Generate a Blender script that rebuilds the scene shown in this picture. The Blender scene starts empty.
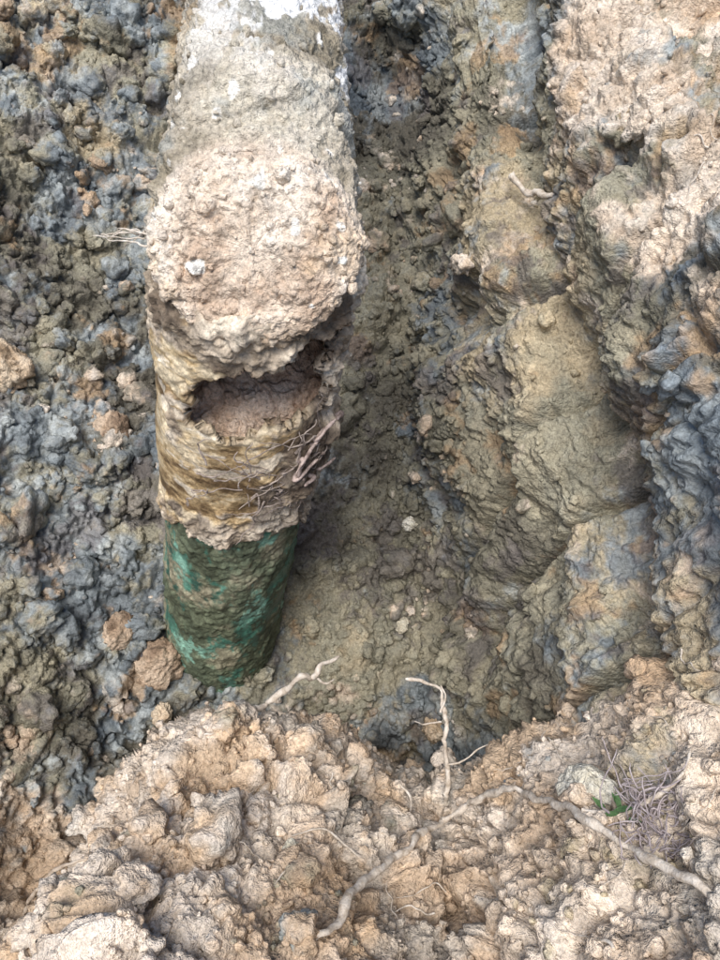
import bpy, math, numpy as np, time
from mathutils import Vector
T0=time.time()
rng=np.random.default_rng(7)
scene=bpy.context.scene
# ---------------------------------------------------------------- numpy noise
def _h(ix,iy,iz,seed):
    with np.errstate(over='ignore'):
        n=(ix.astype(np.uint32)*np.uint32(374761393))^(iy.astype(np.uint32)*np.uint32(668265263))^(iz.astype(np.uint32)*np.uint32(2147483647-58))
        n=n+np.uint32((seed*2654435761)&0xffffffff)
        n^=n>>np.uint32(15); n*=np.uint32(2246822519); n^=n>>np.uint32(13); n*=np.uint32(3266489917); n^=n>>np.uint32(16)
    return n.astype(np.float32)/np.float32(4294967296.0)
def vnoise(p,seed=0):
    p=p.astype(np.float32); i=np.floor(p); f=p-i; i=i.astype(np.int64)
    f=f*f*f*(f*(f*6-15)+10)
    x,y,z=i[:,0],i[:,1],i[:,2]; fx,fy,fz=f[:,0],f[:,1],f[:,2]
    def c(a,b,d): return _h(x+a,y+b,z+d,seed)
    x00=c(0,0,0)*(1-fx)+c(1,0,0)*fx; x10=c(0,1,0)*(1-fx)+c(1,1,0)*fx
    x01=c(0,0,1)*(1-fx)+c(1,0,1)*fx; x11=c(0,1,1)*(1-fx)+c(1,1,1)*fx
    a=x00*(1-fy)+x10*fy; b=x01*(1-fy)+x11*fy
    return (a*(1-fz)+b*fz)*2-1
ROT=np.array([[.36,.48,-.8],[-.8,.6,0],[.48,.64,.6]],dtype=np.float32)
def fbm(p,oct=4,seed=0,gain=.5):
    s=0;a=1;q=p.astype(np.float32)
    for o in range(oct):
        s=s+a*vnoise(q,seed+o); q=(q@ROT)*2.03+11.3; a*=gain
    return s
def worley(p,seed=0):
    p=p.astype(np.float32); i=np.floor(p).astype(np.int64)
    F1=np.full(len(p),9.,np.float32);F2=F1.copy();cid=np.zeros(len(p),np.float32)
    for dx in(-1,0,1):
        for dy in(-1,0,1):
            for dz in(-1,0,1):
                cx,cy,cz=i[:,0]+dx,i[:,1]+dy,i[:,2]+dz
                h=_h(cx,cy,cz,seed); h2=_h(cx,cy,cz,seed+31); h3=_h(cx,cy,cz,seed+57)
                d=(cx+h-p[:,0])**2+(cy+h2-p[:,1])**2+(cz+h3-p[:,2])**2
                m=d<F1
                F2=np.where(m,F1,np.minimum(F2,d)); F1=np.where(m,d,F1); cid=np.where(m,h*7.31%1,cid)
    return np.sqrt(F1),np.sqrt(F2),cid
def lumps(p,size,seed,full=False):
    q=p/size
    w=np.stack([fbm(q*1.3+5,2,seed+3),fbm(q*1.3+17,2,seed+4),fbm(q*1.3+29,2,seed+5)],1)
    F1,F2,c=worley(q+w*.38,seed)
    e=np.clip((F2-F1)*1.5,0,1)
    dome=np.clip(e*(2-e),0,1)**.6
    r=dome*(.2+.8*c)
    return (r,c) if full else r
def sst(a,b,x):
    t=np.clip((x-a)/(b-a),0,1); return t*t*(3-2*t)
def ramp(x,stops):
    xs_=[s[0] for s in stops]; return np.stack([np.interp(x,xs_,[s[1][k] for s in stops]) for k in range(3)],-1)
def soil_rgb(p,tan,rnd=None,ccell=None):
    """procedural soil colours, evaluated per vertex in world space"""
    big=fbm(p*3.4+2,6,201,.62)*.36+.5
    clay=ramp(big,[(.22,(.15,.135,.105)),(.40,(.27,.25,.185)),(.52,(.37,.33,.235)),(.64,(.33,.31,.235)),(.8,(.46,.38,.255))])
    b=fbm(p*6.5+31,7,211,.74)
    left=sst(-.12,-.34,p[:,0])*(1-.5*sst(1.2,1.7,p[:,1]))
    band=sst(.25,.28,p[:,0])*sst(.40,.34,p[:,0])*sst(.35,.5,p[:,1])
    bl=sst(-.05,.85,b+.20*left+.30*band)[:,None]*.85
    blc=ramp(fbm(p*24,3,221)*.4+.5,[(.2,(.095,.12,.145)),(.5,(.20,.235,.26)),(.8,(.38,.41,.41))])
    clay=clay*(1-bl)+blc*bl
    oc=sst(.6,1.0,fbm(p*9+71,5,231,.7)-.05*left)[:,None]*.65
    clay=clay*(1-oc)+np.array([.43,.29,.165])*oc
    pur=sst(.45,.85,fbm(p*9+171,5,236,.7))[:,None]*.6
    clay=clay*(1-pur)+np.array([.15,.13,.13])*pur
    floordark=sst(-.02,.05,p[:,0])*sst(.26,.16,p[:,0])*sst(.34,.42,p[:,1])*sst(-.62,-.80,p[:,2]-.25*sst(.7,1.3,p[:,1]))  # clay colour darker and less rough low down in the trench centre
    clay=clay*(1-.30*floordark)[:,None]*(1-.10*left)[:,None]
    tn=ramp(fbm(p*6.5+11,6,241,.6)*.38+.5,[(.2,(.46,.34,.235)),(.38,(.60,.48,.365)),(.52,(.68,.57,.455)),(.66,(.68,.59,.495)),(.8,(.60,.45,.31))])
    o2=sst(.4,1.0,fbm(p*8+91,5,251,.68))[:,None]*.55
    tn=tn*(1-o2)+np.array([.57,.39,.235])*o2
    g2=sst(.45,.9,fbm(p*8+131,5,261,.68))[:,None]*.5
    tn=tn*(1-g2)+np.array([.47,.46,.42])*g2
    f=sst(.34,.66,tan+.42*fbm(p*13+5,5,271,.65))[:,None]
    c=clay*(1-f)+tn*f
    c=c*(1+.13*fbm(p*60,3,281,.7))[:,None]
    if ccell is not None: c=c*(.86+.28*ccell)[:,None]
    if rnd is not None: c=c*(.78+.42*rnd)[:,None]
    return np.clip(c,.02,.85),np.clip(bl[:,0]+floordark*.5+.25*left,0,1)*(1-f[:,0])
# ---------------------------------------------------------------- mesh helpers
def mk_mesh(name,V,Q,attrs=None,mat=None,tri=False,smooth=True):
    me=bpy.data.meshes.new(name); k=3 if tri else 4
    V=np.ascontiguousarray(V,dtype=np.float32);Q=np.ascontiguousarray(Q,dtype=np.int32)
    me.vertices.add(len(V)); me.vertices.foreach_set('co',V.ravel())
    me.loops.add(Q.size); me.loops.foreach_set('vertex_index',Q.ravel())
    me.polygons.add(len(Q)); me.polygons.foreach_set('loop_start',np.arange(len(Q),dtype=np.int32)*k)
    me.polygons.foreach_set('loop_total',np.full(len(Q),k,np.int32))
    me.polygons.foreach_set('use_smooth',np.full(len(Q),smooth))
    me.update(calc_edges=True)
    for a,v in (attrs or {}).items():
        if np.ndim(v)==2:
            at=me.attributes.new(a,'FLOAT_COLOR','POINT'); v4=np.ones((len(v),4),np.float32); v4[:,:3]=v; at.data.foreach_set('color',v4.ravel())
        else:
            at=me.attributes.new(a,'FLOAT','POINT'); at.data.foreach_set('value',np.ascontiguousarray(v,dtype=np.float32))
    ob=bpy.data.objects.new(name,me); scene.collection.objects.link(ob)
    if mat: me.materials.append(mat)
    return ob
def grid_faces(R,C,wrap=False):
    r=np.arange(R-1)[:,None]; c=np.arange(C if wrap else C-1)[None,:]; c2=(c+1)%C
    return np.stack([r*C+c,r*C+c2,(r+1)*C+c2,(r+1)*C+c],-1).reshape(-1,4)
def grid_normals(P,wrap=False):
    if wrap: du=np.roll(P,-1,1)-np.roll(P,1,1)
    else: du=np.gradient(P,axis=1)
    dv=np.gradient(P,axis=0)
    n=np.cross(du,dv); return n/(np.linalg.norm(n,axis=-1,keepdims=True)+1e-12)
# ---------------------------------------------------------------- materials
class NB:
    def __init__(s,name):
        s.m=bpy.data.materials.new(name); s.m.use_nodes=True; s.t=s.m.node_tree; s.n=s.t.nodes; s.l=s.t.links
        s.b=s.n['Principled BSDF']; s.tc=s.n.new('ShaderNodeTexCoord').outputs['Object']
        s.b.inputs['Specular IOR Level'].default_value=.3
    def set(s,sock,v):
        if isinstance(v,bpy.types.NodeSocket): s.l.new(v,sock)
        else: sock.default_value=v
    def noise(s,scale,detail=4,rough=.6,dist=0,vec=None):
        n=s.n.new('ShaderNodeTexNoise'); n.inputs['Scale'].default_value=scale; n.inputs['Detail'].default_value=detail
        n.inputs['Roughness'].default_value=rough; n.inputs['Distortion'].default_value=dist
        s.l.new(vec or s.tc,n.inputs['Vector']); return n.outputs['Fac']
    def ramp(s,f,stops):
        n=s.n.new('ShaderNodeValToRGB'); s.l.new(f,n.inputs[0]); r=n.color_ramp
        while len(r.elements)<len(stops): r.elements.new(.5)
        for e,(p,c) in zip(r.elements,stops):
            e.position=p; e.color=(c,c,c,1) if not hasattr(c,'__len__') else (*c,1)
        return n.outputs[0]
    def mix(s,f,a,b,mode='MIX'):
        n=s.n.new('ShaderNodeMix'); n.data_type='RGBA'; n.blend_type=mode; n.clamp_result=False
        s.set(n.inputs[0],f)
        for k,v in((6,a),(7,b)):
            if isinstance(v,tuple): n.inputs[k].default_value=(*v,1)
            else: s.l.new(v,n.inputs[k])
        return n.outputs[2]
    def attr(s,name,col=False):
        n=s.n.new('ShaderNodeAttribute'); n.attribute_name=name; return n.outputs['Color' if col else 'Fac']
    def bump(s,h,strength,dist,nrm=None):
        n=s.n.new('ShaderNodeBump'); s.set(n.inputs['Strength'],strength); n.inputs['Distance'].default_value=dist
        s.l.new(h,n.inputs['Height'])
        if nrm: s.l.new(nrm,n.inputs['Normal'])
        return n.outputs[0]
    def fin(s,col,rough,nrm=None):
        s.set(s.b.inputs['Base Color'],col); s.set(s.b.inputs['Roughness'],rough)
        if nrm: s.l.new(nrm,s.b.inputs['Normal'])
        return s.m
def earth(name,k=1.,rough=(.95,.45)):
    """vertex colours 'rgb' x fine grain + granular bump"""
    B=NB(name)
    g=B.noise(260,2,.75)
    c=B.mix(1.,B.attr('rgb',True),B.ramp(g,[(.30,.66),(.5,1.),(.72,1.34)]),'MULTIPLY')
    w=B.attr('wet')
    r=B.ramp(w,[(0.,rough[0]),(1.,rough[1])])
    b=B.bump(B.noise(190,3,.7),B.ramp(w,[(0.,.85),(1.,.5)]),.0085*k)
    return B.fin(c,r,b)
MSOIL=earth('soil'); MMUD=earth('pipe_mud',.8); MPIPE=earth('ochre_pipe_wall',.4,(.95,.5)); MGRN=earth('green_plastic',.3,(.9,.42))
def simple(name,stops,scale,rough=.85,bs=.7,bd=.003):
    B=NB(name); return B.fin(B.ramp(B.noise(scale,4,.65,.3),stops),rough,B.bump(B.noise(scale*3,4,.7),bs,bd))
MROOT=simple('root_bark',[(.3,(.28,.21,.15)),(.5,(.50,.41,.32)),(.7,(.66,.58,.48))],90)
MROOTW=simple('pale_root',[(.3,(.34,.27,.20)),(.5,(.60,.52,.43)),(.7,(.76,.70,.62))],110)
MFIB=simple('root_fibre',[(.3,(.16,.12,.10)),(.6,(.42,.35,.30))],120)
MDRY=simple('dry_stem',[(.3,(.26,.21,.21)),(.6,(.48,.42,.42))],80)
MLEAF=simple('leaf',[(.3,(.04,.09,.03)),(.6,(.10,.19,.07))],80,.6)
# ---------------------------------------------------------------- trench sheet
def nonuni(dense,outer_lo,outer_hi):
    lo=dense[0]-np.geomspace(.01,dense[0]-outer_lo,34)[::-1]; hi=dense[-1]+np.geomspace(.01,outer_hi-dense[-1],34)
    return np.concatenate([lo,dense,hi])
ys=nonuni(np.arange(.12,1.95,.0025),-40,40)
def floorz(y): return np.interp(y,[-40,-.6,-.35,0,.25,.45,.64,.8,1.95,2.3,40],[-.36,-.36,-.5,-.95,-1.28,-1.26,-1.09,-.99,-.30,-.10,-.05])
def groundz(y): return -.36+.30*sst(.7,2.0,y)
CP=[(-40,1.,0),(-1.6,1.02,20),(-1.1,1.0,40),(-.85,.72,60),(-.6,.36,130),(-.38,.12,110),(-.2,.03,75),(0,-.04,80),(.10,-.08,50),(.145,.01,35),(.180,.35,100),(.205,.60,90),(.272,.67,60),(.292,.90,80),(.35,.99,60),(.62,1.05,85),(1.2,1.08,60),(40,1.,24)]
F=floorz(ys);G=groundz(ys); F=np.minimum(F,G)
ksh=np.interp(ys,[.0,.3,.6,1.0,1.6],[.06,.06,.01,-.02,-.045])
prev=None;Xc=[];Zc=[];Ac=[]
for (x,a,n) in CP:
    sh=ksh if .05<x<.7 else 0*ksh
    z=F+(G-F)*a; cur=(x+sh,z,a+0*ys)
    if prev is None: Xc.append(cur[0][:,None]);Zc.append(cur[1][:,None]);Ac.append(cur[2][:,None])
    else:
        t=np.linspace(0,1,n+1)[1:]
        if x>=40: t=t**2
        if x==-1.6: t=1-(1-t)**2.5
        for L,k in((Xc,0),(Zc,1),(Ac,2)): L.append(prev[k][:,None]*(1-t)+cur[k][:,None]*t)
    prev=cur
X=np.concatenate(Xc,1);Z=np.concatenate(Zc,1);A=np.concatenate(Ac,1)
ker=np.hanning(21);ker/=ker.sum()
def smu(M):
    P=np.pad(M,((0,0),(10,10)),mode='edge'); o=np.zeros_like(M)
    for i,k in enumerate(ker): o+=k*P[:,i:i+M.shape[1]]
    return o
m=(np.abs(X)<1.3)
Zs=smu(Z);Xs=smu(X); X=np.where(m,Xs,X);Z=np.where(m,Zs,Z)
Y=np.repeat(ys[:,None],X.shape[1],1)
P=np.stack([X,Y,Z],-1); R_,C_=X.shape
N=grid_normals(P)
if N[R_//2,C_//2,2]<0: N=-N
p=P.reshape(-1,3); n=N.reshape(-1,3); Af=A.ravel()
wall=(sst(.11,.17,p[:,0])*(1-sst(.27,.36,p[:,0]))*sst(0.1,.3,Af)).astype(np.float32)
top=sst(.27,.33,p[:,0])*sst(.8,.95,Af)
near=1-sst(2.5,6,np.abs(p[:,0])+np.abs(p[:,1]))
d=.042*fbm(p*3.1,3,11)
d+=wall*.022*fbm(p*np.array([6,9,1.0]),4,21)
gro=1-np.abs(vnoise(p*np.array([4,6.5,.8]),77)); d-=wall*.040*sst(.84,1.,gro)
crease=np.exp(-((Af-.665)/.035)**2)*sst(.15,.2,p[:,0]); d-=crease*(.026+.012*fbm(p*7,2,25))
d+=top*.030*fbm(p*6.5,3,24)
smear=sst(.0,.55,fbm(p*7+40,3,35))*.8            # areas where the bucket smeared the clay flat
lm=((1-.5*wall)*(0.6+.5*sst(-.5,.5,fbm(p*6,2,33)))+.25*top)*(1-.55*smear*sst(-.25,.0,p[:,0]))
L1,c1_=lumps(p,.095,1,True); L2,c2_=lumps(p,.040,2,True)
d+=lm*(.034*L1+.018*L2)
fine=(1-.2*wall)*(1-.45*smear)
d+=fine*(.0095*lumps(p,.017,3)+.0055*lumps(p,.009,4))
d+=.008*fbm(p*24,3,5,.6)*(.6+.4*fine)+.0042*fbm(p*110,2,8,.7)*fine
d*=near*.97+.03
tanw=.64*sst(.80,.95,Af)*sst(.15,.30,p[:,0])*(.42+.58*sst(.42,.75,p[:,1])) + sst(.86,1.,Af)*.6*sst(.35,.6,p[:,1])*sst(.2,.0,p[:,0]) + sst(.50,.30,p[:,1])*sst(-.22,-.36,p[:,0])
tanw+=0.15*sst(.3,.85,Af)*sst(.1,.2,p[:,0])
tanw=np.clip(tanw,0,1.1)*.9
p2=p+n*d[:,None]
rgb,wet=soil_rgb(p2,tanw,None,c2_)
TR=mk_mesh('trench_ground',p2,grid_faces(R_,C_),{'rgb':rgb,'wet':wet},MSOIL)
trP,trN,trT=p2,n,tanw
# ---------------------------------------------------------------- near spoil heap
xs=nonuni(np.arange(-.5,.72,.0021),-1.6,2.0); yh=nonuni(np.arange(-.02,.50,.0020),-2.2,1.0)
XX,YY=np.meshgrid(xs,yh)
zc=np.interp(XX,[-1.6,-.45,-.36,-.31,-.27,-.18,-.05,.02,.09,.14,.2,.26,.32,.45,.7,2],[-1.4,-1.20,-1.09,-.94,-.845,-.785,-.805,-.85,-.895,-.82,-.745,-.68,-.60,-.46,-.37,-.40])
yc=np.interp(XX,[-.45,-.3,-.18,-.05,.09,.2,.32,.6],[.20,.29,.35,.34,.29,.30,.325,.35])
dd=YY-yc
z=zc+np.where(dd<0,-.6*dd,0)-np.maximum(dd,0)*3.4
z=np.minimum(z,-.40+.03*np.sin(XX*3))
P=np.stack([XX,YY,z],-1)
for ax in(0,1):
    k=np.hanning(13);k/=k.sum()
    Zp=np.pad(P[...,2],((6,6),(0,0)) if ax==0 else ((0,0),(6,6)),mode='edge'); o=np.zeros_like(z)
    for i,kk in enumerate(k): o+=kk*(Zp[i:i+z.shape[0],:] if ax==0 else Zp[:,i:i+z.shape[1]])
    P[...,2]=o
N=grid_normals(P)
if N[10,10,2]<0:N=-N
p=P.reshape(-1,3);n=N.reshape(-1,3)
d=.030*fbm(p*5,3,41)
smear=sst(.0,.5,fbm(p*9+40,3,45))
lm=(.45+.7*sst(-.5,.4,fbm(p*7,2,43)))
L1,_c=lumps(p,.085,51,True); L2,c2_=lumps(p,.036,52,True)
fine=1-.35*smear
d+=lm*(.040*L1+.018*L2)+fine*(.008*lumps(p,.015,53)+.005*lumps(p,.008,54)+.0042*fbm(p*120,2,58,.7))+.008*fbm(p*26,3,55,.6)
p2=p+n*d[:,None]
rgb,wet=soil_rgb(p2,np.full(len(p),1.0),None,c2_)
HP=mk_mesh('soil_heap',p2,grid_faces(*XX.shape),{'rgb':rgb,'wet':wet},MSOIL)
hpP,hpN=p2,n
# ---------------------------------------------------------------- clods
import bmesh
def ico(sub):
    bm=bmesh.new(); bmesh.ops.create_icosphere(bm,subdivisions=sub,radius=1)
    v=np.array([q.co[:] for q in bm.verts],np.float32); f=np.array([[a.index for a in q.verts] for q in bm.faces],np.int32); bm.free(); return v,f
I2,I3,I4=ico(2),ico(3),ico(4); I5=ico(5)
def rough_rock(v,seed,amp=.35):
    r=1+amp*fbm(v*1.3+seed*7.1,3,seed)+amp*.8*(lumps(v+seed*3.3,.8,seed)-.4)+amp*.4*(lumps(v+seed,.33,seed+9)-.4)+amp*.25*fbm(v*6,2,seed+3)
    return v*r[:,None]
prot2=[rough_rock(I2[0],s,.34) for s in range(12)]; prot3=[rough_rock(I3[0],s+20,.36) for s in range(12)]; prot4=[rough_rock(I4[0],s+50,.36) for s in range(10)]
def rotm(a):
    x,y,z=a; cx,sx,cy,sy,cz,sz=math.cos(x),math.sin(x),math.cos(y),math.sin(y),math.cos(z),math.sin(z)
    return np.array([[cy*cz,-cy*sz,sy],[cx*sz+sx*sy*cz,cx*cz-sx*sy*sz,-sx*cy],[sx*sz-cx*sy*cz,sx*cz+cx*sy*sz,cx*cy]],np.float32)
def scatter(name,pos,nor,rad,tan,sink=.1,mat=None,tint=None):
    Vs=[];Fs=[];Ta=[];Rn=[];off=0
    for i in range(len(pos)):
        pr,I=(prot2,I2) if rad[i]<.006 else ((prot3,I3) if rad[i]<.016 else (prot4,I4))
        v=pr[rng.integers(len(pr))]
        s=rad[i]*rng.uniform(.65,1.25,3)
        v=((v*s)@rotm(rng.uniform(0,6.28,3)).T)+pos[i]+nor[i]*rad[i]*sink
        Vs.append(v);Fs.append(I[1]+off);off+=len(v); Ta.append(np.full(len(v),tan[i]));Rn.append(np.full(len(v),rng.uniform(.2,1.)))
    V=np.concatenate(Vs); rgb,wet=soil_rgb(V,np.concatenate(Ta),np.concatenate(Rn))
    if tint is not None: rgb=tint(V,rgb)
    return mk_mesh(name,V,np.concatenate(Fs),{'rgb':rgb,'wet':wet},mat or MSOIL,tri=True)
def pick(P,mask,k): 
    i=np.flatnonzero(mask); return rng.choice(i,k)
def radii(k,lo,hi,pw=2.2):
    u=rng.uniform(0,1,k); return lo*(1-u+u*(lo/hi)**pw)**(-1/pw)
m=(np.abs(trP[:,0])<.75)&(trP[:,1]>.2)&(trP[:,1]<1.9)
w=m&~((trP[:,0]>.14)&(trP[:,0]<.33))
flo=(trP[:,0]>-.05)&(trP[:,0]<.16)&(trP[:,1]>.42)&(trP[:,1]<1.1)
lft=(trP[:,0]<-.22)&(trP[:,0]>-.75)&(trP[:,1]>.4)&(trP[:,1]<1.9)
ii=np.concatenate([pick(trP,w,4200),pick(trP,m,1100),pick(trP,flo,800),pick(trP,lft,900)])
rad=np.minimum(radii(len(ii),.003,.035),.032); rad[-900:]=np.minimum(radii(900,.009,.035,1.6),.032)
scatter('trench_clods',trP[ii],trN[ii],rad,np.clip(trT[ii]+rng.normal(0,.2,len(ii)),0,1))
mh=(hpP[:,0]>-.45)&(hpP[:,0]<.65)&(hpP[:,1]>0)&(hpP[:,1]<.45)
ii=pick(hpP,mh,5000)
scatter('heap_clods',hpP[ii],hpN[ii],np.minimum(radii(len(ii),.0022,.026),.024),np.clip(.92+rng.normal(0,.15,len(ii)),0.3,1))
# ---------------------------------------------------------------- pipe assembly
root_pipe=bpy.data.objects.new('sewer_pipe',None); scene.collection.objects.link(root_pipe)
NT=380; th=np.linspace(0,2*np.pi,NT,endpoint=False)
def lerp(a,b,f): return a*(1-f[:,None])+b*f[:,None]
def tube(name,C,Aax,Bax,R,disp,mat,keep=None,solid=0):
    P=C[:,None,:]+R[:,:,None]*(np.cos(th)[None,:,None]*Aax[:,None,:]+np.sin(th)[None,:,None]*Bax[:,None,:])
    N=grid_normals(P,True)
    out=P-C[:,None,:]; N=N*np.sign((N*out).sum(-1).mean())
    p=P.reshape(-1,3);n=N.reshape(-1,3)
    d,at=disp(p,n); p2=p+n*d[:,None]
    f=grid_faces(P.shape[0],NT,True)[:,::-1]
    if keep is not None:
        kk=keep(p).reshape(-1); f=f[kk[f].all(1)]
    ob=mk_mesh(name,p2,f,at,mat); ob.parent=root_pipe
    if solid:
        s=ob.modifiers.new('wall','SOLIDIFY'); s.thickness=solid; s.offset=-1
    return ob,p2,n
s=np.linspace(0,1,620)**.8
c0=np.array([-.200,2.5,-.02]);c1=np.array([-.090,.575,-.347])
C=c0+(c1-c0)*s[:,None]; ax=(c1-c0)/np.linalg.norm(c1-c0)
Aax=np.tile([1.,0,0],(len(s),1)); bperp=np.cross(ax,[1,0,0]); bperp=bperp*np.sign(bperp[2])
tb=sst(.93,1.0,s)[:,None]; btilt=np.array([0,.50,.70]); Bax=bperp*(1-tb)+btilt*tb
R=np.interp(s,[0,.75,.9,.97,1],[.084,.084,.085,.091,.091])[:,None]*np.ones((1,NT))
q=np.linspace(0,1,120)[1:]; nrm=np.array([0,-.81,.58])
Cc=c1+nrm*(.018*np.sin(q*np.pi/2)[:,None]); Rc=.091*np.cos(q*np.pi/2)**.38; Rc[-1]=.0005
C=np.concatenate([C,Cc]);Aax=np.concatenate([Aax,np.tile([1.,0,0],(len(q),1))]);Bax=np.concatenate([Bax,np.tile(btilt,(len(q),1))]);R=np.concatenate([R,Rc[:,None]*np.ones((1,NT))])
capm=np.concatenate([sst(.985,1.,s),np.ones(len(q))])
def mudrgb(p,cap):
    a=ramp(fbm(p*13,5,301,.62)*.38+.5,[(.2,(.27,.23,.165)),(.45,(.43,.375,.295)),(.6,(.50,.45,.36)),(.8,(.60,.54,.45))])
    b=ramp(fbm(p*16,5,311,.62)*.38+.5,[(.2,(.48,.36,.265)),(.45,(.64,.525,.415)),(.8,(.73,.64,.54))])
    low=cap*sst(-.375,-.415,p[:,2])
    b=lerp(b,ramp(fbm(p*np.array([8,8,60]),4,361,.6)*.4+.5,[(.2,(.22,.15,.09)),(.5,(.54,.41,.28)),(.8,(.70,.58,.43))]),low*.8)
    c=lerp(a,b,cap)
    o=sst(.3,.8,fbm(p*11+9,5,321,.68))*.45; c=lerp(c,np.array([.52,.38,.24]),o)
    g=sst(.3,.8,fbm(p*10+49,5,331,.68))*.5*(1-cap); c=lerp(c,np.array([.33,.355,.34]),g)
    sp=sst(.72,.8,vnoise(p*75,335)); c=lerp(c,np.array([.78,.74,.67]),sp)
    return np.clip(c*(1+.15*fbm(p*70,3,341,.7))[:,None],.02,.86)
def dmain(p,n):
    cap=np.repeat(capm,NT); k=.85-.45*cap
    d=.008*fbm(p*8,3,61)*k+k*.007*lumps(p,.05,62)*(.3+.9*sst(-.3,.5,fbm(p*8,2,66)))+.0045*k*lumps(p,.018,63)+.0033*lumps(p,.009,64)+.005*k*fbm(p*38,3,65,.6)+.0026*fbm(p*130,2,69)-.004
    ridge=1-np.abs(fbm(p*np.array([5,14,22]),2,68)); d-=cap*.005*sst(.85,1,ridge)*sst(-.34,-.39,p[:,2])
    white=1.2*sst(-.115,-.065,p[:,0])*sst(.68,.82,p[:,1])*sst(-.2,.4,n[:,2])+.7*sst(.62,.9,p[:,1])*sst(.4,.9,n[:,2])
    wf=np.clip(white,0,1)*sst(.0,.18,fbm(p*np.array([20,8,20]),5,351,.7)+.10)
    return d,{'rgb':lerp(mudrgb(p,cap),np.array([.82,.815,.80]),wf),'wet':cap*0}
_,mp,mn=tube('upper_pipe',C,Aax,Bax,R,dmain,MMUD)
def axisP(z):
    return np.stack([np.interp(-z,[.30,.36,.565,.74,1.04,1.3],[-.092,-.098,-.130,-.161,-.22,-.26]),np.interp(-z,[.3,.36,.74,1.3],[.640,.628,.630,.645]),z],-1)
def ang(p):
    a=axisP(p[:,2]); return np.arctan2(p[:,0]-a[:,0],-(p[:,1]-a[:,1]))
zz=np.linspace(-.385,-.775,360); C=axisP(zz)
Aax=np.tile([1.,0,0],(len(zz),1));Bax=np.tile([0,1.,0],(len(zz),1))
R=np.interp(-zz,[.385,.40,.45,.52,.60,.70,.775],[.090,.097,.098,.097,.094,.092,.093])[:,None]*np.ones((1,NT))
def inhole(p):
    a=ang(p); z0=p[:,2]*0
    top=-.458+.028*(a+.1)/.9+.012*fbm(np.stack([a*2.2,z0+3,z0],1),4,81,.6)
    bot=-.528+.008*a+.014*fbm(np.stack([a*3,z0+8,z0],1),4,82,.6)
    return np.minimum(np.minimum(top-p[:,2],p[:,2]-bot), np.minimum((a+.52)*.06,(1.02-a)*.06))+.007*fbm(p*45,3,83)
def dris(p,n):
    f=inhole(p); z=p[:,2]; a=ang(p)
    mud=.28+.62*fbm(p*np.array([12,12,9]),5,71,.6)+.5*sst(-.64,-.70,z)+.6*sst(.15,.8,a)*sst(-.50,-.56,z)+.5*sst(-.44,-.41,z)+.5*sst(.6,1.1,a)
    mud=np.clip(mud,0,1)
    d=mud*(.002+.007*lumps(p,.030,72)+.005*lumps(p,.012,73)+.004*fbm(p*50,3,74,.6)+.0025*fbm(p*130,2,70))+.0015*fbm(p*30,3,75)+.004*fbm(p*8,2,76)
    d+=.012*sst(-.545,-.58,z)*sst(-.68,-.6,z)*sst(-.1,.6,a)*(1+fbm(p*25,3,79))
    d+=sst(-.02,0,f)*.005*fbm(p*60,3,78)
    oc=ramp(fbm(p*np.array([16,16,40]),6,401,.68)*.38+.5,[(.2,(.14,.09,.045)),(.4,(.37,.26,.135)),(.55,(.53,.40,.23)),(.75,(.65,.54,.37))])
    scr=sst(.45,.6,fbm(p*np.array([20,20,70])+3,4,411,.6)); oc=lerp(oc,np.array([.72,.67,.58]),scr*.5)
    mc=ramp(fbm(p*18,5,421,.62)*.38+.5,[(.2,(.14,.105,.075)),(.45,(.32,.255,.185)),(.65,(.47,.39,.30)),(.8,(.60,.52,.41))])
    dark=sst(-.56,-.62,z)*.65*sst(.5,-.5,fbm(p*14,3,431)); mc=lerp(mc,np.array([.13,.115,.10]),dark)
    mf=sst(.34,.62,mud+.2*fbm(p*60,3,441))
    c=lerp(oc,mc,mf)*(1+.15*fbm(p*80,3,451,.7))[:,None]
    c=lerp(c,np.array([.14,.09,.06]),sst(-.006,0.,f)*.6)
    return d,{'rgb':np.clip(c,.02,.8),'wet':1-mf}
def keep(p):
    a=ang(p)
    low=-.704-.035*(1-np.cos(a))+.014*fbm(np.stack([a*2.5,a*0,a*0+4],1),4,91)+.006*fbm(p*45,3,92)
    return (inhole(p)<0)&(p[:,2]>low)
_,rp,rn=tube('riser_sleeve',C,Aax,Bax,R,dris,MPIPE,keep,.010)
zz=np.linspace(-.66,-1.28,360); C=axisP(zz); R=np.full((len(zz),NT),.0895)
def dgr(p,n):
    z=p[:,2]; mud=np.clip(.64+.62*fbm(p*np.array([18,18,9]),6,101,.7)+.4*sst(-.95,-1.08,z),0,1)
    d=mud*(.001+.004*lumps(p,.02,102)+.003*fbm(p*45,3,103,.6))+.0008*fbm(p*30,3,104)-.002
    gr=ramp(fbm(p*np.array([20,20,9]),5,461,.6)*.4+.5,[(.2,(.04,.10,.075)),(.5,(.075,.205,.15)),(.8,(.23,.42,.33))])
    mg=ramp(fbm(p*np.array([20,20,12])+7,5,471,.65)*.4+.5,[(.2,(.075,.082,.05)),(.5,(.145,.16,.10)),(.8,(.28,.25,.17))])
    mf=sst(.36,.72,mud+.26*fbm(p*70,3,481,.7)); c=lerp(gr,mg,mf*.94)*(1+.15*fbm(p*80,3,451,.7))[:,None]
    return d,{'rgb':np.clip(c,.01,.8),'wet':1-mf*.7}
Aax=np.tile([1.,0,0],(len(zz),1));Bax=np.tile([0,1.,0],(len(zz),1))
tube('green_pipe',C,Aax,Bax,R,dgr,MGRN)
rr=np.linspace(.001,.090,100); P=np.zeros((100,NT,3)); ac=axisP(np.array([-.52]))[0]
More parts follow.
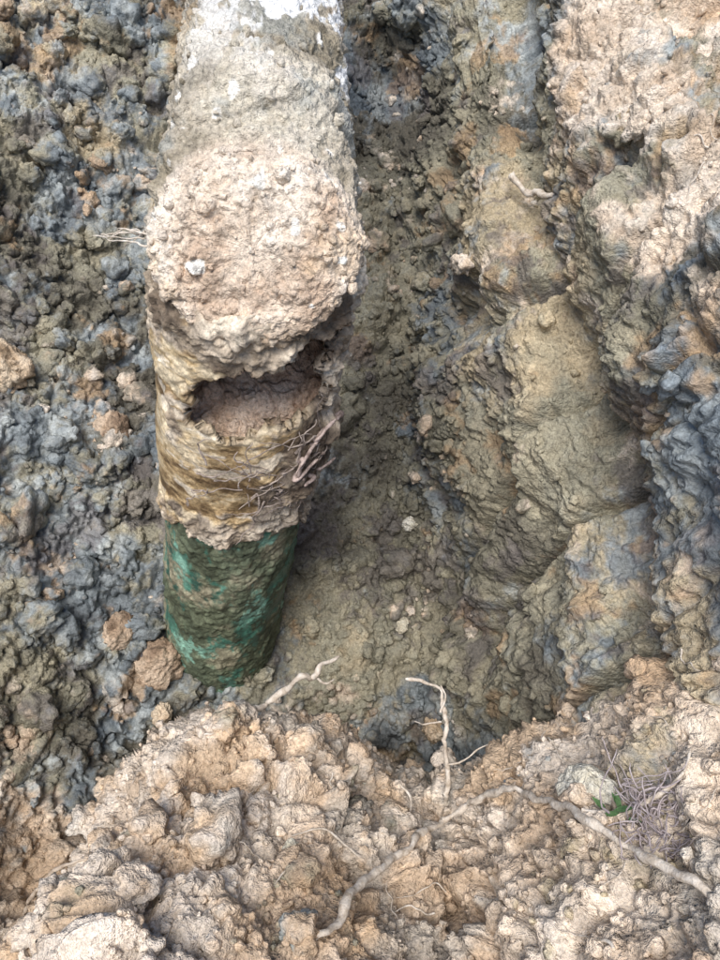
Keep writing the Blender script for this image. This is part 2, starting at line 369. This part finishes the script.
P[...,0]=ac[0]+rr[:,None]*np.cos(th); P[...,1]=ac[1]+rr[:,None]*np.sin(th); P[...,2]=-.490+.95*(P[...,1]-ac[1])
p=P.reshape(-1,3); P2=p.copy(); P2+=np.array([0,-.5,.85])*(.014*lumps(p,.03,111)+.007*lumps(p,.013,112)+.006*fbm(p*40,3,113)-.008)[:,None]*np.repeat(np.clip((.0905-rr)/.012,0,1),NT)[:,None]
c=ramp(fbm(P2*22,5,491,.6)*.4+.5,[(.2,(.28,.18,.12)),(.5,(.54,.38,.27)),(.8,(.68,.53,.41))])
ob=mk_mesh('inner_soil',P2,grid_faces(100,NT,True),{'rgb':c,'wet':c[:,0]*0},MSOIL); ob.parent=root_pipe
ii=pick(mp,(mp[:,1]<1.7),550); k=len(ii)
o=scatter('pipe_clods',mp[ii],mn[ii],np.minimum(radii(k,.0018,.010),.007),np.full(k,.75),0.0,MMUD,lambda V,c:mudrgb(V,sst(.66,.60,V[:,1])))
o.parent=root_pipe
# ---------------------------------------------------------------- roots
bpy.context.view_layer.update()
def catmull(pts,n):
    pts=np.array(pts,float); pts=np.vstack([2*pts[0]-pts[1],pts,2*pts[-1]-pts[-2]]); out=[]
    for i in range(1,len(pts)-2):
        t=np.linspace(0,1,n,endpoint=False)[:,None]; a,b,c,d=pts[i-1:i+3]
        out.append(.5*((2*b)+(c-a)*t+(2*a-5*b+4*c-d)*t*t+(3*b-a-3*c+d)*t**3))
    return np.vstack(out+[pts[-2][None]])
def roots(name,strands,mat,parent=None,knob=.20,wig=.3,nn=9,S=8,wf=42):
    Vs=[];Fs=[];off=0
    for (pts,r0,r1) in strands:
        c=catmull(pts,nn); sd=int(rng.integers(1000))
        c=c+wig*max(r0,.0012)*2.4*np.stack([fbm(c*wf+sd,2,1),fbm(c*wf+sd+9,2,2),fbm(c*wf+sd+19,2,3)],1)
        t=np.gradient(c,axis=0); t/=np.linalg.norm(t,axis=1,keepdims=True)+1e-9
        a=np.cross(t,np.array([.3,.2,.93])); a/=np.linalg.norm(a,axis=1,keepdims=True)+1e-9; b=np.cross(t,a)
        L=len(c); r=np.linspace(r0,r1,L)*(1+knob*2*vnoise(c*75+sd,5)); r[-1]*=.3
        an=np.linspace(0,2*np.pi,S,endpoint=False)
        P=c[:,None]+r[:,None,None]*(np.cos(an)[None,:,None]*a[:,None]+np.sin(an)[None,:,None]*b[:,None])
        P=P.reshape(-1,3); P=P+np.repeat(r,S)[:,None]*.22*np.stack([vnoise(P*300,k) for k in(7,8,9)],1)
        Vs.append(P);Fs.append(grid_faces(L,S,True)+off);off+=L*S
    o=mk_mesh(name,np.vstack(Vs),np.vstack(Fs),None,mat)
    if parent:o.parent=parent
    return o
def snap(x,y,up=.0):
    best=-9
    for o in(HP,TR):
        h,l,nn,_=o.ray_cast(Vector((x,y,.3)),Vector((0,0,-1)))
        if h: best=max(best,l.z)
    return np.array([x,y,best+up])
def snapline(xy,up):
    P=np.array([snap(x,y,up) for x,y in catmull([(a,b,0) for a,b in xy],4)[:,:2]])
    z=P[:,2]; zp=np.pad(z,2,mode='edge'); P[:,2]=np.maximum(.25*z+.75*np.convolve(zp,np.ones(5)/5,'valid'),z-.003); return P
def drape(xy,up):
    """a stiff root lying over the lumps: rests on the high points"""
    P=np.array([snap(x,y,up) for x,y in catmull([(a,b,0) for a,b in xy],6)[:,:2]])
    z=P[:,2]; zp=np.pad(z,3,mode='edge'); mx=np.max([zp[i:i+len(z)] for i in range(7)],0)
    zp=np.pad(mx,4,mode='edge'); P[:,2]=np.convolve(zp,np.ones(9)/9,'valid'); return P
A3=lambda *a:np.array(a)
roots('root',[([A3(-.175,.368,-.845),A3(-.135,.370,-.803),A3(-.120,.372,-.795),A3(-.106,.380,-.800),A3(-.095,.387,-.790),A3(-.069,.405,-.788),A3(-.058,.412,-.797),A3(-.045,.420,-.790),A3(-.027,.434,-.792)],.0042,.0028),
  ([A3(-.055,.413,-.795),A3(-.040,.41,-.805),A3(-.030,.415,-.81)],.0025,.001),([A3(-.10,.383,-.796),A3(-.09,.375,-.782),A3(-.088,.37,-.768)],.002,.001)],MROOTW,wig=.5)
roots('root',[([A3(.093,.285,-.87),A3(.094,.295,-.842),A3(.096,.322,-.813),A3(.094,.335,-.80),A3(.087,.358,-.78),A3(.088,.37,-.77),A3(.084,.379,-.762),A3(.068,.382,-.757),A3(.051,.39,-.754)],.0034,.0016),
  ([A3(.086,.36,-.778),A3(.094,.372,-.764),A3(.088,.382,-.755)],.0018,.0008),([A3(.095,.318,-.815),A3(.112,.32,-.81),A3(.14,.335,-.80),A3(.155,.33,-.802)],.0012,.0008),([A3(.088,.352,-.785),A3(.07,.35,-.79),A3(.06,.36,-.80)],.0010,.0006)],MROOTW,wig=.7)
mainr=drape([(-.045,.115),(-.031,.127),(-.003,.165),(.028,.201),(.06,.235),(.095,.262),(.13,.262),(.155,.235),(.17,.20),(.185,.168),(.209,.139),(.245,.105),(.28,.09)],.0015)
side1=drape([(.06,.235),(.05,.26),(.055,.29),(.045,.31)],.001)
side2=drape([(.17,.20),(.20,.195),(.23,.205),(.25,.23)],.001)
roots('root',[(mainr,.0036,.0030),(side1,.0020,.001),(side2,.0022,.001),(drape([(.028,.201),(.0,.205),(-.03,.22),(-.06,.215)],.001),.0015,.0007)],MROOTW,nn=3,wig=.5)
roots('root',[(drape([(-.40,.20),(-.35,.195),(-.30,.20),(-.25,.205)],.001),.0028,.0014)],MROOT,nn=3)
roots('root',[([A3(.205,1.01,-.49),A3(.214,.995,-.497),A3(.233,.968,-.498),A3(.255,.935,-.482),A3(.272,.93,-.470),A3(.295,.945,-.462),A3(.31,.97,-.46)],.0046,.0028),([A3(.255,.935,-.482),A3(.27,.925,-.487),A3(.28,.92,-.485)],.0018,.001)],MROOTW,wig=.5)
F_=[]
for i in range(7):
    a=A3(-.185,.60,-.35)+rng.normal(0,.004,3); e=a+A3(-.045,.015,-.004)*rng.uniform(.4,1.1)+rng.normal(0,.010,3)
    F_.append(([a,(a+e)/2+rng.normal(0,.005,3),e],.0010,.0005))
roots('root_fibres',F_,MROOTW,root_pipe,wig=1.2,wf=70)
F_=[]
def on(a,z,up): c=axisP(np.array([z]))[0]; r=.096+up; return A3(c[0]+r*math.sin(a),c[1]-r*math.cos(a),z)
for i in range(60):
    a=rng.uniform(-.6,1.2) if i%3==0 else rng.uniform(.1,1.2); z=rng.normal(-.602,.024); pts=[]; da=rng.normal(.0,.11); dz=rng.normal(0,.010)
    for k in range(rng.integers(3,6)):
        pts.append(on(a,z,.009+rng.uniform(0,.006))); a=min(a+da+rng.normal(0,.06),1.4); z+=dz+rng.normal(0,.006)
    F_.append((pts,rng.uniform(.0005,.0014),.0004))
roots('hair_roots',F_,MFIB,root_pipe,wig=.8,wf=70)
F_=[]
for i in range(9):
    a=rng.uniform(.7,1.2); z=rng.normal(-.582,.014); q0=on(a,z,.004); q1=on(a+rng.normal(0,.1),z+rng.normal(.004,.008),.013+rng.uniform(0,.006)); q2=on(a+rng.normal(0,.12),z+rng.normal(.0,.008),.016+rng.uniform(0,.009))
    F_.append(([q0,q1,q2],rng.uniform(.002,.0038),.0018))
roots('broken_rootlets',F_,simple('pinkish_root',[(.35,(.18,.13,.11)),(.6,(.52,.41,.36))],120),root_pipe)
F_=[]
def walk(x,y,L,step,up):
    th_=rng.uniform(0,6.28); pts=[]
    for k in range(L):
        pts.append((x,y)); th_+=rng.normal(0,.5); x+=math.cos(th_)*step; y+=math.sin(th_)*step
    return snapline(pts,up)
for (k,xa,xb,ya,yb,st) in ((26,-.3,.4,.05,.33,.013),(26,.12,.4,.27,.35,.015),(20,.32,.5,.36,.8,.013)):
    for i in range(k):
        L=walk(rng.uniform(xa,xb),rng.uniform(ya,yb),rng.integers(3,6),st,.003)
        if np.ptp(L[:,2])<.07: F_.append((L,rng.uniform(.0005,.0012),.0003))
roots('soil_root_fibres',F_,MROOTW,nn=2,wig=1.,wf=70)
def tuft(x,y,k,mat,name,hgt):
    F_=[]; b=snap(x,y)
    for i in range(k):
        a=b+np.append(rng.normal(0,.014,2),-.004); dr=np.append(rng.normal(0,.8,2),1.); dr/=np.linalg.norm(dr); h=hgt*rng.uniform(.3,1.1)
        F_.append(([a,a+dr*h*.5+rng.normal(0,.005,3),a+dr*h+rng.normal(0,.010,3)],rng.uniform(.0005,.0011),.0004))
    return roots(name,F_,mat,wig=.8,wf=70)
tuft(.222,.185,110,MDRY,'dry_plant',.030)
V=[];Q=[]
for i in range(6):
    b=snap(.200+rng.normal(0,.008),.188+rng.normal(0,.010),.003); a=rng.uniform(0,6.28); L=rng.uniform(.009,.016); wd=L*.16
    dr=A3(math.cos(a),math.sin(a),rng.uniform(.3,1.0)); dr/=np.linalg.norm(dr); sd=np.cross(dr,[0,0,1]); sd/=np.linalg.norm(sd); up=np.cross(sd,dr)
    o0=len(V)
    for t,wv in((0,.1),(.3,.9),(.6,1.),(.85,.5),(1,.05)):
        c=b+dr*L*t-up*L*.25*t*t
        V+= [c-sd*wd*wv,c+up*wd*-.3*wv,c+sd*wd*wv]
    for r in range(4):
        for c_ in range(2): Q.append([o0+r*3+c_,o0+r*3+c_+1,o0+r*3+c_+4,o0+r*3+c_+3])
mk_mesh('green_weed',np.array(V),np.array(Q),None,MLEAF)
# ---------------------------------------------------------------- larger individual stones and clods
def stone(name,x,y,r,cols,seed,sc=(1,1,.8),sink=.25,amp=.22,z=None):
    v=rough_rock(I5[0],seed,amp)*np.array(sc)*r; v=v@rotm((.3*seed,.7*seed,1.1*seed)).T
    b=snap(x,y,r*(.8-2*sink)) if z is None else A3(x,y,z)
    V=v+b; V=V+v/np.linalg.norm(v,axis=1,keepdims=True)*(.0022*fbm(V*90,3,seed,.65))[:,None]
    c=ramp(fbm(V*28,5,seed+500,.62)*.4+.5,cols)
    return mk_mesh(name,V,I5[1],{'rgb':np.clip(c,.02,.8),'wet':c[:,0]*0},MSOIL,tri=True)
TN=[(.2,(.46,.40,.30)),(.5,(.62,.57,.45)),(.8,(.72,.68,.58))]
OR=[(.2,(.22,.15,.10)),(.5,(.40,.29,.20)),(.8,(.54,.42,.31))]
OC=[(.2,(.34,.24,.15)),(.5,(.54,.41,.28)),(.8,(.66,.54,.40))]
BLU=[(.2,(.27,.33,.35)),(.5,(.42,.48,.49)),(.8,(.60,.64,.63))]
stone('pale_stone',.190,.222,.025,TN,3,(1.15,.9,.8),amp=.14)
stone('blue_stone',.322,1.24,.022,BLU,4,amp=.2)
stone('brown_clod',-.309,.565,.040,OR,5,(1.1,.9,.8)); stone('brown_clod',-.365,.595,.030,OR,6)
stone('brown_clod',-.39,.86,.034,OR,7,sink=.35); stone('ochre_clod',-.54,.90,.042,OC,8,sink=.35)
stone('pale_stone',.085,.80,.013,TN,9); stone('pale_stone',.07,.66,.012,TN,10); stone('ochre_clod',-.30,.50,.018,OC,11)
stone('pale_stone',-.21,.215,.010,TN,13); stone('pale_stone',-.06,.2,.009,TN,14)
stone('ochre_clod',.12,.52,.02,OC,15); stone('ochre_clod',-.35,1.62,.03,OC,16)
# ---------------------------------------------------------------- camera and light
cam=bpy.data.objects.new('Camera',bpy.data.cameras.new('Camera')); scene.collection.objects.link(cam); scene.camera=cam
cam.data.sensor_fit='VERTICAL'; cam.data.sensor_height=24; cam.data.sensor_width=24; cam.data.lens=12*753/480
cam.data.clip_start=.01; cam.data.clip_end=500; cam.rotation_euler=(math.radians(42),0,0)
W=bpy.data.worlds.new('World'); scene.world=W; W.use_nodes=True
sky=W.node_tree.nodes.new('ShaderNodeTexSky'); sky.sky_type='NISHITA'; sky.sun_disc=False
el,az=66,200
sky.sun_elevation=math.radians(el); sky.sun_rotation=math.radians(az)
W.node_tree.links.new(sky.outputs[0],W.node_tree.nodes['Background'].inputs[0]); W.node_tree.nodes['Background'].inputs[1].default_value=.15
sun=bpy.data.objects.new('Sun',bpy.data.lights.new('Sun','SUN')); scene.collection.objects.link(sun)
sun.data.energy=4.7; sun.data.angle=math.radians(38); sun.data.color=(1,.965,.92)
a=math.radians(az); e=math.radians(el)
dirv=Vector((math.sin(a)*math.cos(e),math.cos(a)*math.cos(e),math.sin(e)))
sun.rotation_euler=dirv.to_track_quat('Z','Y').to_euler()
scene.view_settings.view_transform='Standard'; scene.view_settings.look='None'; scene.view_settings.exposure=0
print('done',time.time()-T0)
